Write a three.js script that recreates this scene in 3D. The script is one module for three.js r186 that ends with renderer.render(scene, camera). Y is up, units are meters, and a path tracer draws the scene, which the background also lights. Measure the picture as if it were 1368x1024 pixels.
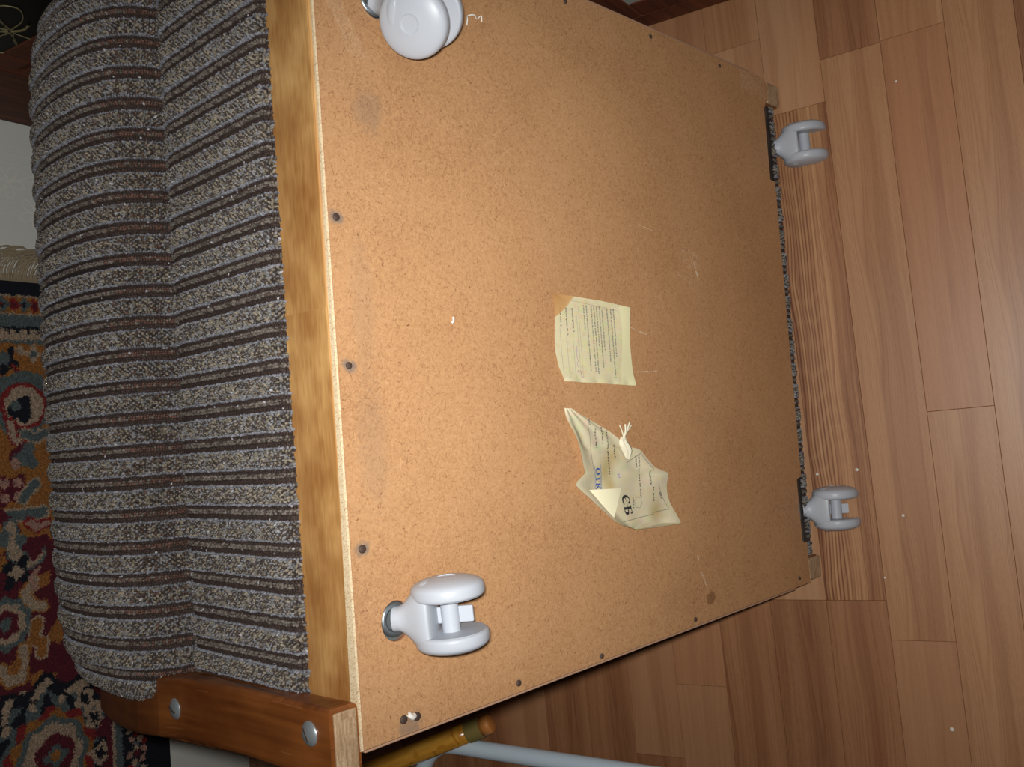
import * as THREE from 'three';
import { mergeGeometries } from 'three/addons/utils/BufferGeometryUtils.js';
import { RoundedBoxGeometry } from 'three/addons/geometries/RoundedBoxGeometry.js';

// ───────────────────────── camera, light, exposure ─────────────────────────
const scene = new THREE.Scene();
scene.background = new THREE.Color(0x000000);
const camera = new THREE.PerspectiveCamera(44.22, 1368 / 1024, 0.03, 20);
const CAM = new THREE.Vector3(-0.0829, 1.0446, 0.3011);
const FWD = new THREE.Vector3(0.0449, -0.8372, -0.545), UP = new THREE.Vector3(0.9962, -0.0033, 0.0871);
camera.position.copy(CAM); camera.up.copy(UP); camera.lookAt(CAM.clone().add(FWD));   // the camera is held on its side
scene.add(camera);
// the camera's flash, a few centimetres from the lens: a long tube, so its beam is wider along the picture's long side
const FLASH = CAM.clone().addScaledVector(UP, 0.018).add(new THREE.Vector3(0, 0.012, 0));
const SIDE = new THREE.Vector3().crossVectors(FWD, UP).normalize();
for (const k of [-1, 1]) {
  const flash = new THREE.SpotLight(0xfffdf8, k < 0 ? 2.05 : 2.7, 0, 0.72, 1, 2); flash.name = k < 0 ? 'flash_beam' : 'flash_beam_001';
  flash.position.copy(FLASH).addScaledVector(SIDE, 0.006 * k); flash.target.position.copy(FLASH).add(FWD).addScaledVector(SIDE, 0.36 * k);
  flash.castShadow = true; flash.shadow.mapSize.set(2048, 2048); flash.shadow.camera.near = 0.05; flash.shadow.camera.far = 6; flash.shadow.radius = 0.5;
  scene.add(flash, flash.target);
}
const renderer = new THREE.WebGLRenderer({ antialias: true });
renderer.shadowMap.enabled = true;
renderer.toneMapping = THREE.LinearToneMapping;
renderer.toneMappingExposure = 0.8;

// ───────────────────────── helpers ─────────────────────────
function rngOf(seed) { let a = seed >>> 0; return () => { a = (a + 0x6d2b79f5) | 0; let t = Math.imul(a ^ (a >>> 15), 1 | a); t = (t + Math.imul(t ^ (t >>> 7), 61 | t)) ^ t; return ((t ^ (t >>> 14)) >>> 0) / 4294967296; }; }
const taken = new Map();
function numbered(name) { const n = taken.get(name) ?? 0; taken.set(name, n + 1); return n ? `${name}_${String(n).padStart(3, '0')}` : name; }
function mesh(name, geo, mat, parent) {
  const m = new THREE.Mesh(geo, mat); m.name = numbered(name); m.castShadow = m.receiveShadow = true; (parent ?? scene).add(m); return m;
}
function group(name, parent) { const g = new THREE.Group(); g.name = numbered(name); (parent ?? scene).add(g); return g; }
function tag(o, label, category, grp) { o.userData.label = label; o.userData.category = category; if (grp) o.userData.group = grp; return o; }
function struct(o) { o.userData.kind = 'structure'; return o; }
const clamp = (x, a = 0, b = 1) => Math.min(b, Math.max(a, x)), lerp = (a, b, t) => a + (b - a) * t;
const smooth = (a, b, x) => { const t = clamp((x - a) / (b - a)); return t * t * (3 - 2 * t); };
function hash(x, y, s) { let h = Math.imul(x | 0, 374761393) ^ Math.imul(y | 0, 668265263) ^ Math.imul(s | 0, 974634777); h = Math.imul(h ^ (h >>> 13), 1274126177); return ((h ^ (h >>> 16)) >>> 0) / 4294967296; }
function noise(x, y, s = 0) {
  const ix = Math.floor(x), iy = Math.floor(y), fx = x - ix, fy = y - iy, u = fx * fx * (3 - 2 * fx), v = fy * fy * (3 - 2 * fy);
  return lerp(lerp(hash(ix, iy, s), hash(ix + 1, iy, s), u), lerp(hash(ix, iy + 1, s), hash(ix + 1, iy + 1, s), u), v);
}
const fbm = (x, y, s = 0, n = 4) => { let a = 0, w = 0.5, t = 0; for (let i = 0; i < n; i++) { a += w * noise(x, y, s + i * 7); t += w; x *= 2.03; y *= 2.03; w *= 0.55; } return a / t; };
function paint(w, h, fn) {                                 // fn(i, j) -> [r, g, b] sRGB 0..255, row 0 at v = 0
  const d = new Uint8Array(w * h * 4);
  for (let j = 0, k = 0; j < h; j++) for (let i = 0; i < w; i++, k += 4) { const c = fn(i, j); d[k] = clamp(c[0], 0, 255); d[k + 1] = clamp(c[1], 0, 255); d[k + 2] = clamp(c[2], 0, 255); d[k + 3] = 255; }
  return texture(d, w, h);
}
function texture(d, w, h, wrap = THREE.RepeatWrapping, linear = false) {
  const t = new THREE.DataTexture(d, w, h, THREE.RGBAFormat); if (!linear) t.colorSpace = THREE.SRGBColorSpace;
  t.magFilter = THREE.LinearFilter; t.minFilter = THREE.LinearMipmapLinearFilter; t.generateMipmaps = true; t.wrapS = t.wrapT = wrap; t.anisotropy = 8; t.needsUpdate = true; return t;
}
function canvasTexture(c) { const t = new THREE.CanvasTexture(c); t.colorSpace = THREE.SRGBColorSpace; t.anisotropy = 8; return t; }
const mix = (a, b, t) => [lerp(a[0], b[0], t), lerp(a[1], b[1], t), lerp(a[2], b[2], t)];
function mat(o) { return new THREE.MeshStandardMaterial(o); }
function grid(nx, ny, fn, closedY = false) {               // fn(u, v) -> [x, y, z]; uv in 0..1
  const p = [], uv = [], idx = [];
  for (let j = 0; j <= ny; j++) for (let i = 0; i <= nx; i++) { const q = fn(i / nx, j / ny); p.push(q[0], q[1], q[2]); uv.push(q[3] ?? i / nx, q[4] ?? j / ny); }
  const W = nx + 1;
  for (let j = 0; j < ny; j++) for (let i = 0; i < nx; i++) { const a = j * W + i; idx.push(a, a + 1, a + W, a + 1, a + W + 1, a + W); }
  const g = new THREE.BufferGeometry(); g.setAttribute('position', new THREE.Float32BufferAttribute(p, 3)); g.setAttribute('uv', new THREE.Float32BufferAttribute(uv, 2)); g.setIndex(idx); g.computeVertexNormals();
  return g;
}
function box(w, h, d, x, y, z, r = 0.002) { const g = new RoundedBoxGeometry(w, h, d, 2, Math.min(r, w / 2.1, h / 2.1, d / 2.1)); g.translate(x, y, z); metricUV(g); return g; }
function metricUV(g, scale = 1) {                          // box-projected uv, in metres
  const p = g.attributes.position, n = g.attributes.normal, uv = new Float32Array(p.count * 2);
  for (let i = 0; i < p.count; i++) {
    const ax = Math.abs(n.getX(i)), ay = Math.abs(n.getY(i)), az = Math.abs(n.getZ(i)), x = p.getX(i), y = p.getY(i), z = p.getZ(i);
    const [u, v] = ax > ay && ax > az ? [z, y] : ay > az ? [x, z] : [x, y]; uv[2 * i] = u * scale; uv[2 * i + 1] = v * scale;
  }
  g.setAttribute('uv', new THREE.BufferAttribute(uv, 2)); return g;
}
function side(points, x0, x1, bevel = 0.003) {             // profile in (depth behind the bottom panel, height up the panel), extruded across the chair
  const s = new THREE.Shape(points.map(([a, b]) => new THREE.Vector2(a, b)));
  const g = new THREE.ExtrudeGeometry(s, { depth: x1 - x0 - 2 * bevel, bevelEnabled: bevel > 0, bevelThickness: bevel, bevelSize: bevel, bevelOffset: -bevel, bevelSegments: 3, curveSegments: 12 });
  g.translate(0, 0, x0 + bevel); g.rotateY(Math.PI / 2); return metricUV(g);
}
function tube(pts, r, seg = 40, rad = 8, closed = false) { return new THREE.TubeGeometry(new THREE.CatmullRomCurve3(pts.map((p) => new THREE.Vector3(...p)), closed), seg, r, rad, closed); }

// ───────────────────────── the room ─────────────────────────
const ROOM = { x0: -1.7, x1: 0.82, z0: -0.94, z1: 1.7, h: 2.5 };
const paperTex = (() => {                                   // white ribbed wallpaper with a faint flower print
  const c = document.createElement('canvas'); c.width = c.height = 1024; const g = c.getContext('2d');
  g.fillStyle = 'rgb(232,234,227)'; g.fillRect(0, 0, 1024, 1024);
  const r = rngOf(5);
  for (let y = 0; y < 1024; y += 2) { const v = 224 + r() * 16; g.fillStyle = `rgba(${v},${v + 2},${v - 4},0.5)`; g.fillRect(y, 0, 1.2, 1024); }
  g.strokeStyle = 'rgba(248,242,234,0.8)'; g.lineWidth = 3;
  for (let k = 0; k < 14; k++) {
    const x = r() * 1024, y = r() * 1024; g.beginPath();
    for (let p = 0; p < 5; p++) { const a = p * 1.257 + k; g.moveTo(x, y); g.bezierCurveTo(x + 60 * Math.cos(a - 0.6), y + 60 * Math.sin(a - 0.6), x + 60 * Math.cos(a + 0.6), y + 60 * Math.sin(a + 0.6), x, y); }
    g.moveTo(x, y); g.bezierCurveTo(x + 20, y + 80, x + 60, y + 100, x + 90, y + 140); g.stroke();
  }
  const t = canvasTexture(c); t.wrapS = t.wrapT = THREE.RepeatWrapping; t.repeat.set(1.6, 1.6); return t;
})();
const wallMat = mat({ map: paperTex, roughness: 0.85 });
function wall(name, w, h, d, x, y, z) { const g = new THREE.BoxGeometry(w, h, d); g.translate(x, y, z); metricUV(g); return struct(mesh(name, g, wallMat)); }
{
  const { x0, x1, z0, z1, h } = ROOM, cx = (x0 + x1) / 2, cz = (z0 + z1) / 2, T = 0.1;
  wall('wall_back', x1 - x0 + 2 * T, h, T, cx, h / 2, z0 - T / 2);
  wall('wall_front', x1 - x0 + 2 * T, h, T, cx, h / 2, z1 + T / 2);
  wall('wall_left', T, h, z1 - z0, x0 - T / 2, h / 2, cz);
  wall('wall_right', T, h, z1 - z0, x1 + T / 2, h / 2, cz);
  const ceil = new THREE.BoxGeometry(x1 - x0 + 2 * T, T, z1 - z0 + 2 * T); ceil.translate(cx, h + T / 2, cz);
  struct(mesh('ceiling', ceil, mat({ color: 0xe8e6e0, roughness: 0.95 })));
}
// floor: an underlay slab, and on it every laminate strip
const floor = struct(group('floor'));
{
  const { x0, x1, z0, z1 } = ROOM;
  const slab = new THREE.BoxGeometry(x1 - x0 + 0.2, 0.1, z1 - z0 + 0.2); slab.translate((x0 + x1) / 2, -0.0585, (z0 + z1) / 2);
  mesh('underlay', slab, mat({ color: 0x2b1a10, roughness: 0.9 }), floor);
  // grain: kinds of strip seen in the photograph
  const W = 1024, H = 128, kinds = [];
  const tone = [
    { a: [172, 129, 95], b: [150, 103, 70], cath: 0.0, fine: 0.5 }, { a: [168, 125, 91], b: [142, 97, 67], cath: 1, fine: 0.35 },
    { a: [156, 110, 77], b: [126, 80, 53], cath: 0.0, fine: 0.7 }, { a: [174, 132, 99], b: [156, 110, 78], cath: 0.6, fine: 0.25 },
    { a: [152, 106, 74], b: [122, 78, 52], cath: 1, fine: 0.4 }, { a: [163, 118, 86], b: [140, 95, 66], cath: 0.3, fine: 0.3 },
    { a: [176, 132, 94], b: [128, 82, 54], cath: 0.0, fine: 1.0 }, { a: [164, 116, 83], b: [144, 97, 68], cath: 0.8, fine: 0.3 },
  ];
  tone.forEach((t, k) => {
    const t0 = 0.35 + 0.3 * hash(k, 3, 9), tip = 0.2 + 0.5 * hash(k, 4, 9);
    const tex = paint(W, H, (i, j) => {
      const u = i / W, v = j / H, wob = (fbm(u * 5, v * 2, k * 31, 3) - 0.5) * 0.16;
      const vv = v + wob, d = Math.abs(vv - t0), arch = d * d * 26 * (t.cath ? 1 : 0) + (u - tip) * 1.6 * (k % 2 ? 1 : -1);
      const field = t.cath ? arch * 3.2 : vv * 7;
      const ring = Math.pow(0.5 + 0.5 * Math.sin(field * 6.283), 3), fine = Math.pow(noise(u * 6, vv * 90, k + 60), 2.2), streak = fbm(u * 3, vv * 16, k + 80, 3);
      const bands = smooth(0.42, 0.62, noise(u * 0.8 + k, vv * 5, k + 11));
      let g = 0.28 * ring * (t.cath || 0.5) + t.fine * 0.55 * fine + 0.5 * (streak - 0.35) + 0.3 * bands;
      if (k === 6) g += 0.75 * Math.pow(0.5 + 0.5 * Math.sin((vv * 17 + noise(u * 3, vv * 3, 5) * 1.2) * 6.283), 4) * smooth(0.75, 0.35, v);
      const pore = noise(u * 80, v * 100, k + 20) > 0.86 ? 0.12 : 0;
      const c = mix([t.a[0], t.a[1], t.a[2] * 0.98], [t.b[0], t.b[1], t.b[2] * 0.97], clamp(g * 1.35 - 0.05 + pore, 0, 1.6)), n = (hash(i, j, k) - 0.5) * 7;
      return [c[0] + n, c[1] + n, c[2] + n];
    });
    tex.wrapS = tex.wrapT = THREE.MirroredRepeatWrapping;
    kinds.push(mat({ map: tex, roughness: 0.42, bumpMap: tex, bumpScale: 0.00012 }));
  });
  const strip = (s0, s1, w0, w1, flip) => {                // one strip: chamfered top, uv along its length
    const c = 0.0003, y0 = -0.0085, y1 = 0, p = [], uv = [], idx = [], L = s1 - s0, off = flip * 0.618 % 1;
    const put = (s, w, y) => { p.push(s, y, w); uv.push((s - s0) / 0.62 + off, (w - w0) / (w1 - w0)); return p.length / 3 - 1; };
    const quad = (A, B, C, D) => { const i = [A, B, C, D].map((q) => put(...q)); idx.push(i[0], i[1], i[2], i[0], i[2], i[3]); };
    const t = [[s0 + c, w0 + c, y1], [s1 - c, w0 + c, y1], [s1 - c, w1 - c, y1], [s0 + c, w1 - c, y1]], m = [[s0, w0, y1 - c], [s1, w0, y1 - c], [s1, w1, y1 - c], [s0, w1, y1 - c]], b = m.map(([s, w]) => [s, w, y0]);
    quad(t[3], t[2], t[1], t[0]);
    for (let i = 0; i < 4; i++) { const j = (i + 1) % 4; quad(t[i], t[j], m[j], m[i]); quad(m[i], m[j], b[j], b[i]); }
    const g = new THREE.BufferGeometry(); g.setAttribute('position', new THREE.Float32BufferAttribute(p, 3)); g.setAttribute('uv', new THREE.Float32BufferAttribute(uv, 2)); g.setIndex(idx);
    const flat = g.toNonIndexed(); flat.computeVertexNormals(); return flat;
  };
  const PW = 0.0626, r = rngOf(77), GAP = 0.00012;
  // ends (along the strips) read from the photograph, row by row; row k covers w from -0.0025 + k * PW
  const ends = { '-2': [0.33, -0.2975], '-1': [0.331, -0.297], 0: [0.241, -0.297], 1: [0.287, -0.338], 2: [0.288, -0.104], 3: [0.35, -0.55], 4: [0.3, -0.2] };
  const look = { '-1:0.331': 3, '-1:-0.297': 4, '0:0.241': 6, '0:-0.297': 2, '1:0.287': 1, '1:-0.338': 5, '2:0.288': 7, '2:-0.104': 1, '-2:-0.2975': 2, '-2:0.33': 0, '1:9': 4, '2:9': 0, '0:9': 3, '3:0.35': 1, '3:-0.55': 7, '-1:9': 0 };
  const yaw = group('laminate', floor); yaw.rotation.y = 0.03;
  const k0 = Math.floor((-1.75 - 0) / PW), k1 = Math.ceil(1.0 / PW);
  const parts = [];
  for (let k = k0; k <= k1; k++) {
    const cuts = [...(ends[k] ?? [])].sort((a, b) => a - b); if (!cuts.length) cuts.push(-0.5 + r() * 0.5);
    while (cuts[0] > -1.85) cuts.unshift(cuts[0] - 0.42 - r() * 0.35);
    while (cuts[cuts.length - 1] < 1.0) cuts.push(cuts[cuts.length - 1] + 0.42 + r() * 0.35);
    for (let i = 0; i + 1 < cuts.length; i++) {
      const s0 = Math.max(cuts[i], -1.78), s1 = Math.min(cuts[i + 1], 0.9); if (s1 - s0 < 0.03) continue;
      const key = Object.keys(look).find((q) => q.startsWith(k + ':') && (Math.abs(Number(q.split(':')[1]) - cuts[i + 1]) < 1e-6)) ?? (ends[k] && cuts[i] === Math.max(...ends[k]) ? k + ':9' : '');
      // w grows away from -z: z = -w here is handled by the sign below
      const q0 = r(), kind = look[key] ?? (k < -1 && s1 < 0 ? [2, 4, 2, 4, 5][Math.floor(q0 * 5)] : Math.floor(q0 * 8)), w0 = -0.0025 + k * PW;
      if (w0 > 1.72 || w0 + PW < -0.96) continue;
      parts.push([s0 + GAP, s1 - GAP, w0 + GAP, w0 + PW - GAP, k * 3 + i, kind]);
    }
  }
  floor.remove(yaw);
  const M4 = new THREE.Matrix4().makeRotationY(0.03);
  for (const [a, b, c, d, f, kind] of parts) {
    if (c > 1.75) continue;
    const g = strip(a, b, c, d, f); g.applyMatrix4(M4); mesh('plank', g, kinds[kind], floor);
  }
}

// ───────────────────────── materials of the armchair ─────────────────────────
const HW = 0.2726, PH = 0.593;                              // half width and height of the bottom panel
const boardTex = (() => {                                   // fibreboard: felted fibres, stains, chalk rub, rust rings
  const N = 1536, S = 0.6, a = new Float32Array(N * N), tint = new Float32Array(N * N), white = new Float32Array(N * N), r = rngOf(11);
  const add = (buf, x, y, v) => { if (x >= 0 && y >= 0 && x < N && y < N) buf[(y | 0) * N + (x | 0)] += v; };
  for (let j = 0; j < N; j++) for (let i = 0; i < N; i++) a[j * N + i] = (fbm(i / 4, j / 4, 3, 3) - 0.5) * 0.3 + (fbm(i / 150, j / 150, 9, 3) - 0.5) * 0.24 + (noise(i / 1.4, j / 1.4, 44) - 0.5) * 0.34;
  const fibre = (n, len, v, bend) => {
    for (let k = 0; k < n; k++) {
      let x = r() * N, y = r() * N, t = r() * 6.283, L = len * (0.4 + r()), w = v * (0.4 + 0.9 * r());
      for (let q = 0; q < L; q++) { add(a, x, y, w); if (r() < 0.4) add(a, x + 1, y, w * 0.5); x += Math.cos(t) * 0.9; y += Math.sin(t) * 0.9; t += (r() - 0.5) * bend; }
    }
  };
  fibre(60000, 8, 0.13, 0.4); fibre(60000, 8, -0.15, 0.4); fibre(5200, 9, -0.32, 0.5); fibre(560, 5, -0.75, 0.4); fibre(1200, 9, 0.26, 0.3);
  const px = (x) => (x / S + 0.5) * N, py = (y) => (y / S) * N;
  const blot = (buf, x, y, rx, ry, v, s, hard = 0.6) => {
    const X = px(x), Y = py(y), RX = rx / S * N, RY = ry / S * N;
    for (let j = -RY * 1.3; j < RY * 1.3; j++) for (let i = -RX * 1.3; i < RX * 1.3; i++) { const d = Math.hypot(i / RX, j / RY) + (fbm((X + i) / 9, (Y + j) / 9, s, 3) - 0.5) * 0.7; add(buf, X + i, Y + j, v * smooth(1, 1 - hard, d)); }
  };
  blot(a, -0.2529, 0.1941, 0.007, 0.008, -0.5, 3, 0.3);                                    // damp stain
  for (const [x, y] of [[0.0557, 0.5868], [-0.0377, 0.5847], [-0.1518, 0.5838]]) blot(tint, x, y, 0.0062, 0.0075, 0.85, 5, 0.7);   // rust rings round the nails
  blot(tint, 0.13, 0.555, 0.02, 0.016, 0.25, 8); blot(tint, -0.09, 0.57, 0.05, 0.016, 0.16, 2); blot(tint, -0.0, 0.57, 0.06, 0.012, 0.12, 21); blot(tint, -0.268, 0.555, 0.012, 0.012, 0.5, 13);
  for (const [x, y] of [[-0.266, 0.4541], [-0.2687, 0.3583], [-0.267, 0.2227], [-0.2641, 0.0222], [0.2649, 0.2172], [0.2653, 0.0965], [0.2636, 0.3393]]) blot(tint, x, y, 0.003, 0.004, 0.5, 6);
  const rub = (x0, y0, x1, y1, v, w = 1.2, broken = 0.5, s = 1) => { const L = Math.hypot(px(x1) - px(x0), py(y1) - py(y0)); for (let q = 0; q < L; q += 0.5) { const f = q / L; if (noise(q / 3, s, s) < broken) continue; for (let k = 0; k < 3; k++) add(white, px(lerp(x0, x1, f)) + (r() - 0.5) * w, py(lerp(y0, y1, f)) + (r() - 0.5) * w * 1.5, v * r()); } };
  for (let k = 0; k < 7; k++) rub(0.074 - k * 0.001, 0.196 - k * 0.004, 0.052, 0.19 - k * 0.004, 0.32, 3, 0.45, k);          // chalk rub
  for (let k = 0; k < 5; k++) rub(0.058 - k * 0.003, 0.176 - k * 0.001, 0.045 - k * 0.001, 0.170, 0.4, 3, 0.4, k + 20);
  rub(0.045, 0.205, 0.036, 0.18, 0.22, 3, 0.4, 31); rub(-0.212, 0.2105, -0.216, 0.209, 0.9, 3, 0.1, 40); rub(-0.228, 0.206, -0.241, 0.2, 0.6, 3, 0.3, 41);
  rub(0.085, 0.26, 0.082, 0.24, 0.35, 1.5, 0.4, 50); rub(-0.005, 0.29, -0.012, 0.262, 0.3, 1.5, 0.4, 51); rub(-0.045, 0.3, -0.044, 0.25, 0.3, 1.5, 0.4, 52);
  for (let k = 0; k < 26; k++) { const f = k / 25; rub(0.272, 0.052 * (1 - f) + 0.003, 0.272 - 0.016 - 0.012 * hash(k, 1, 1), 0.05 * (1 - f) + 0.004, 0.22, 3, 0.35, k + 60); }   // scuffed corner
  for (let k = 0; k < 9; k++) rub(0.2, 0.585 - k * 0.0015, 0.165, 0.566 - k * 0.0016, 0.12, 5, 0.3, k + 90);     // chalky arc beside the upper caster
  rub(0.14, 0.556, 0.13, 0.53, 0.1, 3, 0.3, 99);
  const base = [178, 134, 93], dark = [96, 60, 36], light = [212, 174, 132], grey = [118, 104, 96];
  const d = new Uint8Array(N * N * 4);
  for (let k = 0; k < N * N; k++) {
    let v = a[k], c = v < 0 ? mix(base, dark, clamp(-v * 0.95)) : mix(base, light, clamp(v));
    if (tint[k]) c = mix(c, grey, clamp(tint[k])); if (white[k]) c = mix(c, [232, 226, 216], clamp(white[k], 0, 0.85));
    d[4 * k] = c[0]; d[4 * k + 1] = c[1]; d[4 * k + 2] = c[2]; d[4 * k + 3] = 255;
  }
  const t = texture(d, N, N, THREE.ClampToEdgeWrapping); t.repeat.set(1 / S, 1 / S); t.offset.set(0.5, 0); return t;
})();
const M = {
  board: mat({ map: boardTex, roughness: 0.62 }),
  sawn: mat({ roughness: 0.9, map: (() => { const t = paint(256, 64, (i, j) => { const n = noise(i / 2.2, j / 2.2, 5); return n < 0.14 ? [170, 140, 104] : mix([196, 170, 132], [226, 208, 176], n); }); t.repeat.set(18, 40); return t; })() }),
  sawnDark: mat({ color: 0x8a5f45, roughness: 0.9 }),
  rail: mat({ roughness: 0.5, map: (() => { const t = paint(1024, 256, (i, j) => {                 // stained birch
    const x = i / 1024 * 0.6, y = j / 256 * 0.15, bl = fbm(x * 26, y * 34, 4, 4), st = fbm(x * 22, y * 400, 8, 3), fl = noise(x * 120, y * 1500, 12);
    const g = clamp((bl - 0.5) * 1.7 + 0.5 + (st - 0.5) * 0.35); const c = mix([148, 100, 52], [198, 155, 98], g), n = (fl - 0.5) * 18; return [c[0] + n, c[1] + n, c[2] + n * 0.8]; }); t.repeat.set(1 / 0.6, 1 / 0.15); return t; })() }),
  arm: mat({ roughness: 0.36, map: (() => { const t = paint(256, 1024, (i, j) => {                 // varnished, darker, grain runs along the arm
    const x = i / 256 * 0.15, y = j / 1024 * 0.6, bl = fbm(x * 30, y * 18, 14, 4), st = fbm(x * 260, y * 16, 18, 3), sc = noise(x * 900, y * 20, 31) > 0.93 ? 22 : 0;
    const g = clamp((bl - 0.5) * 1.3 + 0.45 + (st - 0.5) * 0.7); const c = mix([98, 52, 22], [146, 88, 42], g); return [c[0] + sc, c[1] + sc, c[2] + sc]; }); t.repeat.set(1 / 0.15, 1 / 0.6); return t; })() }),
  endGrain: mat({ roughness: 0.9, map: (() => { const t = paint(256, 256, (i, j) => {
    const n = fbm(i / 30, j / 4, 6, 4), f = noise(i / 2, j / 2, 3); const c = mix([134, 104, 74], [198, 172, 140], clamp(n * 1.2 - 0.1 + (f - 0.5) * 0.3)); return c; }); t.repeat.set(12, 12); return t; })() }),
  pinkEdge: mat({ color: 0xb08a70, roughness: 0.7 }),
  dark: mat({ color: 0x2a1b12, roughness: 0.9 }),
  zinc: mat({ color: 0x8f979c, metalness: 0.85, roughness: 0.38 }),
  zincDull: mat({ metalness: 0.55, roughness: 0.6, map: (() => { const t = paint(64, 64, (i, j) => { const n = fbm(i / 6, j / 6, 2, 3); return mix([70, 76, 78], [150, 158, 160], n); }); t.repeat.set(30, 30); return t; })() }),
  screw: mat({ color: 0xc3cdd2, metalness: 0.75, roughness: 0.3 }),
  rust: mat({ color: 0x4a3a32, metalness: 0.3, roughness: 0.7 }),
  plastic: new THREE.MeshPhysicalMaterial({ color: new THREE.Color().setRGB(0.5, 0.535, 0.6), roughness: 0.38, transmission: 0.22, thickness: 0, ior: 1.45, specularIntensity: 0.7 }),
  glint: mat({ color: 0xd8d2c8, roughness: 0.5 }),
};
// striped pile fabric: one stripe period, u across the stripes
const PERIOD = 0.024, PHASE = -0.0362;                     // x of one of the broad dark lines
const stripeAt = (x) => { const t = (PHASE - x) / PERIOD; return t - Math.floor(t); };
const zone = (t) => (t < 0.065 || t > 0.915 ? 'dark' : t < 0.12 ? 'lip' : t < 0.60 ? 'wide' : t < 0.645 ? 'lip' : t < 0.755 ? 'thin' : 'loop');
M.fabric = mat({ roughness: 1, map: paint(256, 256, (i, j) => {
  const z = zone(1 - i / 256), n = noise(i / 4, j / 4, 2) - 0.5; const c = { dark: [30, 18, 15], lip: [70, 64, 66], wide: [52, 42, 36], thin: [36, 23, 19], loop: [50, 38, 32] }[z]; return c.map((q) => q + n * 40); }) });
const ridge = (x) => { const t = stripeAt(x); return t > 0.075 && t < 0.675 ? 0.0022 * Math.pow(Math.sin(Math.PI * (t - 0.075) / 0.6), 0.6) : t > 0.755 && t < 0.915 ? 0.0011 * Math.sin(Math.PI * (t - 0.755) / 0.16) : 0; };   // the pale bands stand proud
const fabricUV = (x, s) => [(x - PHASE) / PERIOD, s / PERIOD];

// tufts of the pile, each a little knot of yarn: far too many to count
const tuft = new THREE.IcosahedronGeometry(1, 1);
const pileMat = mat({ color: 0xffffff, roughness: 0.75 });
const zoneRows = [0.0, 0.04, 0.085, 0.15, 0.215, 0.28, 0.345, 0.41, 0.475, 0.54, 0.605, 0.665, 0.72, 0.79, 0.855, 0.95];
function pile(parent, frame, x0, x1, s0, s1, seed, worn) {     // frame(x, s) -> {p, n, t}: point, normal, direction along the stripe
  const r = rngOf(seed), pts = [], STEP = 0.00195;
  for (let k = Math.floor((PHASE - x1) / PERIOD) - 1; k < (PHASE - x0) / PERIOD + 1; k++) {
    for (const row of zoneRows) {
      const x = PHASE - (k + row) * PERIOD, z = zone(row); if (x < x0 || x > x1) continue;
      const step = z === 'dark' ? STEP * 0.75 : STEP;
      for (let s = s0 + 0.3 * r() * step; s < s1; s += step) pts.push([x + (r() - 0.5) * 0.0006, s + (r() - 0.5) * 0.0006, z, row, Math.round(s / step)]);
    }
  }
  const im = new THREE.InstancedMesh(tuft, pileMat, pts.length); im.name = numbered('pile'); im.userData.kind = 'stuff'; im.castShadow = im.receiveShadow = true;
  const m = new THREE.Matrix4(), q = new THREE.Quaternion(), zAx = new THREE.Vector3(0, 0, 1), sc = new THREE.Vector3(), col = new THREE.Color(), lean = new THREE.Vector3();
  pts.forEach(([x, s, z, row, ks], i) => {
    const f = frame(x, s), w = worn ? worn(x, s) : 0;
    lean.copy(f.n).addScaledVector(f.t, (r() - 0.5) * 1.5).add(new THREE.Vector3((r() - 0.5) * 1.3, 0, 0)).normalize(); q.setFromUnitVectors(zAx, lean);
    const tall = z === 'dark' ? 0.0006 : z === 'thin' ? 0.0007 : z === 'loop' ? 0.0016 : z === 'lip' ? 0.0020 : 0.0021, k = 0.8 + 0.45 * r(), wd = (z === 'dark' ? 0.0009 : 0.00096) * k;
    sc.set(wd, wd, tall * k); m.compose(f.p.clone().addScaledVector(f.n, tall * 0.35), q, sc); im.setMatrixAt(i, m);
    const knit = z === 'wide' && (ks + Math.round(row / 0.065)) % 2 === 0, u = knit && r() < 0.7 ? 0.1 : 0.3 + 0.7 * r(), b = 0.6 + 0.75 * r();
    if (z === 'dark' || z === 'thin') col.setRGB(0.028 * b, 0.0145 * b, 0.011 * b);
    else if (z === 'lip') col.setRGB(0.16 * b, 0.16 * b, 0.182 * b);
    else if (z === 'loop') { col.setRGB(0.12 * b, 0.1 * b, 0.085 * b); if (u < 0.5) col.setRGB(0.05 * b, 0.033 * b, 0.027 * b); if (w > r()) col.setRGB(0.1 * b, 0.05 * b, 0.036 * b); }
    else { if (u < 0.27) col.setRGB(0.042 * b, 0.029 * b, 0.024 * b); else if (u < 0.7) col.setRGB(0.185 * b, 0.158 * b, 0.122 * b); else col.setRGB(0.165 * b, 0.163 * b, 0.17 * b); if (w * 0.15 > r()) col.setRGB(0.1 * b, 0.06 * b, 0.045 * b); }
    if (r() < 0.004) col.setRGB(0.34, 0.34, 0.36);
    im.setColorAt(i, col);
  });
  parent.add(im); return im;
}

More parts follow.
